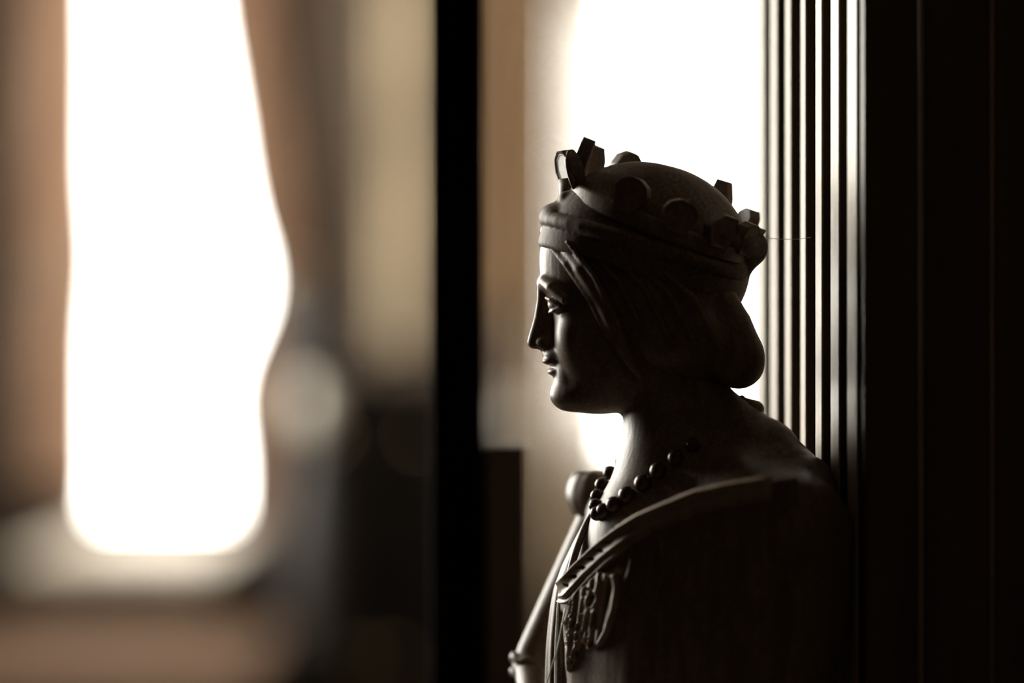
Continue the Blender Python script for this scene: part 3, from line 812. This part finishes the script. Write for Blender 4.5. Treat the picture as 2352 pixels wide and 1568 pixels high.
lace1 = [(1304, 1384), (1328, 1352), (1346, 1336), (1352, 1380), (1346, 1430), (1338, 1478), (1322, 1520), (1306, 1552), (1303, 1500), (1300, 1440)]
lace2 = [(1340, 1348), (1379, 1309), (1412, 1318), (1421, 1330), (1418, 1370), (1411, 1400), (1397, 1448), (1382, 1476), (1371, 1494), (1356, 1494), (1344, 1478), (1336, 1440)]
holes1 = [(1308, 1398, 3.4, 24), (1320, 1392, 3, 16), (1323, 1431, 3.2, 9), (1314, 1432, 3, 14), (1335, 1440, 2.8, 8), (1312, 1460, 2.6, 9), (1325, 1499, 4, 9), (1316, 1517, 3, 8), (1304, 1482, 2.6, 9), (1318, 1470, 2.6, 12), (1332, 1462, 3, 8)]
holes2 = [(1346, 1390, 5.5, 14), (1367, 1374, 7.5, 13), (1357, 1426, 6, 22), (1371, 1420, 3.5, 15), (1345, 1457, 5.5, 10), (1354, 1474, 4.5, 10), (1365, 1476, 3.6, 7), (1360, 1352, 3, 4), (1386, 1320, 2.6, 12)]
def lace_h(poly, holes, hem=None, dark=None):
    def f(gx, gy):
        d = poly_sd(gx, gy, poly)
        h = -5 + 15*(1-ss(d, -5, 1))
        h = h + 2.2*np.sin((gx*0.95+gy*0.12)*0.42)*(d < -3)
        for (cx, cy, rx, ry) in holes:
            q = np.hypot((gx-cx+0.18*(gy-cy))/rx, (gy-cy)/ry)
            h = h - 14*(1-ss(q, 0.65, 1.1)) + 3*np.exp(-((q-1.45)/0.25)**2)*(d < -2)
        if dark is not None:
            h = h - 12*(1-ss(poly_sd(gx, gy, dark), -3, 4))
        if hem is not None:
            dd, _, _ = line_d(gx, gy, hem); h = np.maximum(h, -4+17*np.sqrt(np.clip(1-(dd/7.0)**2, 0, 1)))
        return h
    return f
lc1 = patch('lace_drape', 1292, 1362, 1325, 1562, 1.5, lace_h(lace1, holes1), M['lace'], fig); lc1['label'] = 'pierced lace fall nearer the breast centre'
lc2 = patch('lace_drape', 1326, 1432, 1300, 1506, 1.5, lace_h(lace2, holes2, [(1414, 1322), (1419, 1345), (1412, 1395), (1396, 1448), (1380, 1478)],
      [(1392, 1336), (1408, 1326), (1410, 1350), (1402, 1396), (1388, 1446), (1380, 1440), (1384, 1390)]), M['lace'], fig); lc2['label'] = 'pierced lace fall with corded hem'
def fold_h(gx, gy):
    h = np.full(gx.shape, -4.0)
    for pts, r in (([(1452, 1250), (1452, 1285), (1444, 1320), (1432, 1350)], 6), ([(1512, 1225), (1522, 1260), (1524, 1310), (1512, 1360), (1502, 1400)], 8), ([(1500, 1215), (1505, 1255), (1498, 1300)], 6)):
        dd, _, _ = line_d(gx, gy, pts); h = np.maximum(h, -4+12*np.sqrt(np.clip(1-(dd/r)**2, 0, 1)))
    return h
patch('bodice_fold', 1415, 1540, 1205, 1412, 2.0, fold_h, M['figure'], fig)
# far collar edge standing off the chest
bm = bmesh.new()
tube(bm, smoothpts([WS(1366, 1172, 10), WS(1346, 1206, -5), WS(1326, 1256, -34), WS(1313, 1300, -56), WS(1303, 1345, -74)]), [0.0012]*25, 8)
obj('far_collar', bm, M['figure'], fig, True)
# sleeve puff at the far shoulder and twisted cuff at the elbow
P_ = Field(rng((1290, 1460, 4)), rng((180, 380, 5)), rng((1080, 1250, 4)))
P_.ell((1384, 272, 1152), (74, 82, 60), 0)
for k in range(5):
    a = -1.2+k*0.55
    P_.ell((1384-44*math.cos(a), 272+52*math.sin(a), 1150), (33, 26, 56), 10)
obj('sleeve_puff', P_.mesh('sleeve_puff', M['figure']), None, fig)
bm = bmesh.new()
for q in range(2):
    pts = []
    for k in range(41):
        a = 2*math.pi*k/40
        cx, cz = (1228, 1524) if q == 0 else (1218, 1556)
        pts.append(WS(cx-2-45*math.cos(a)*(1 if q == 0 else 0.86), cz-14*math.cos(a)+4*math.sin(6*a), 246+46*math.sin(a)))
    tube(bm, pts, 0.0017 if q == 0 else 0.0012, 10, False)
obj('sleeve_cuff', bm, M['figure'], fig, True)
# carved ornament at the nape
bm = bmesh.new()
O_ = Field(rng((1660, 1780, 3)), rng((-60, 80, 4)), rng((890, 990, 3)))
O_.ell((1722, 10, 938), (34, 34, 22), 0)
for k in range(4):
    O_.chain([(1690+k*13, -10, 922+k*6, 7), (1704+k*13, 0, 914+k*7, 8), (1712+k*12, 20, 926+k*7, 8)], 4)
O_.cap((1694, 10, 930), (1704, 10, 965), 14, 26, 12)
bm.free()
obj('nape_ornament', O_.mesh('nape_ornament', M['figure']), None, fig)
# term-shaped pedestal below the waist, down to the ledge
zb = LEDGE
px0 = WF(1580, 1690, 0)
# body runs down to the ledge; a square socle carries it
obj('socle', box(px0.x-0.035, px0.x+0.04, DF-0.045, DF+0.045, LEDGE, LEDGE+0.012, bev=0.002), M['figure'], fig)

# ------------------------------------------------------------------ cobwebs
p0, n0 = cast(1299, 1398)
y_c = -140
cw = tag(obj('cobweb_strand', tube(bmesh.new(), smoothpts([WS(1299, 1396, y_c+2), WS(1290, 1440, y_c-12), WS(1280, 1490, y_c-18), WS(1266, 1536, y_c-18), WS(1252, 1580, y_c-14)], 8), 0.00028, 6), M['cobweb'], None, True),
         'pale cobweb thread hanging down from the chest of the carved figure', 'cobweb')
cw2 = tag(obj('cobweb_strand', tube(bmesh.new(), smoothpts([WS(1760, 546, 10), WS(1795, 549, 0), WS(1830, 549, 0), WS(1862, 545, 0)], 8), 0.00010, 6), M['cobweb'], None, True),
          'thin cobweb thread strung from the crown back to the reeded pilaster', 'cobweb')
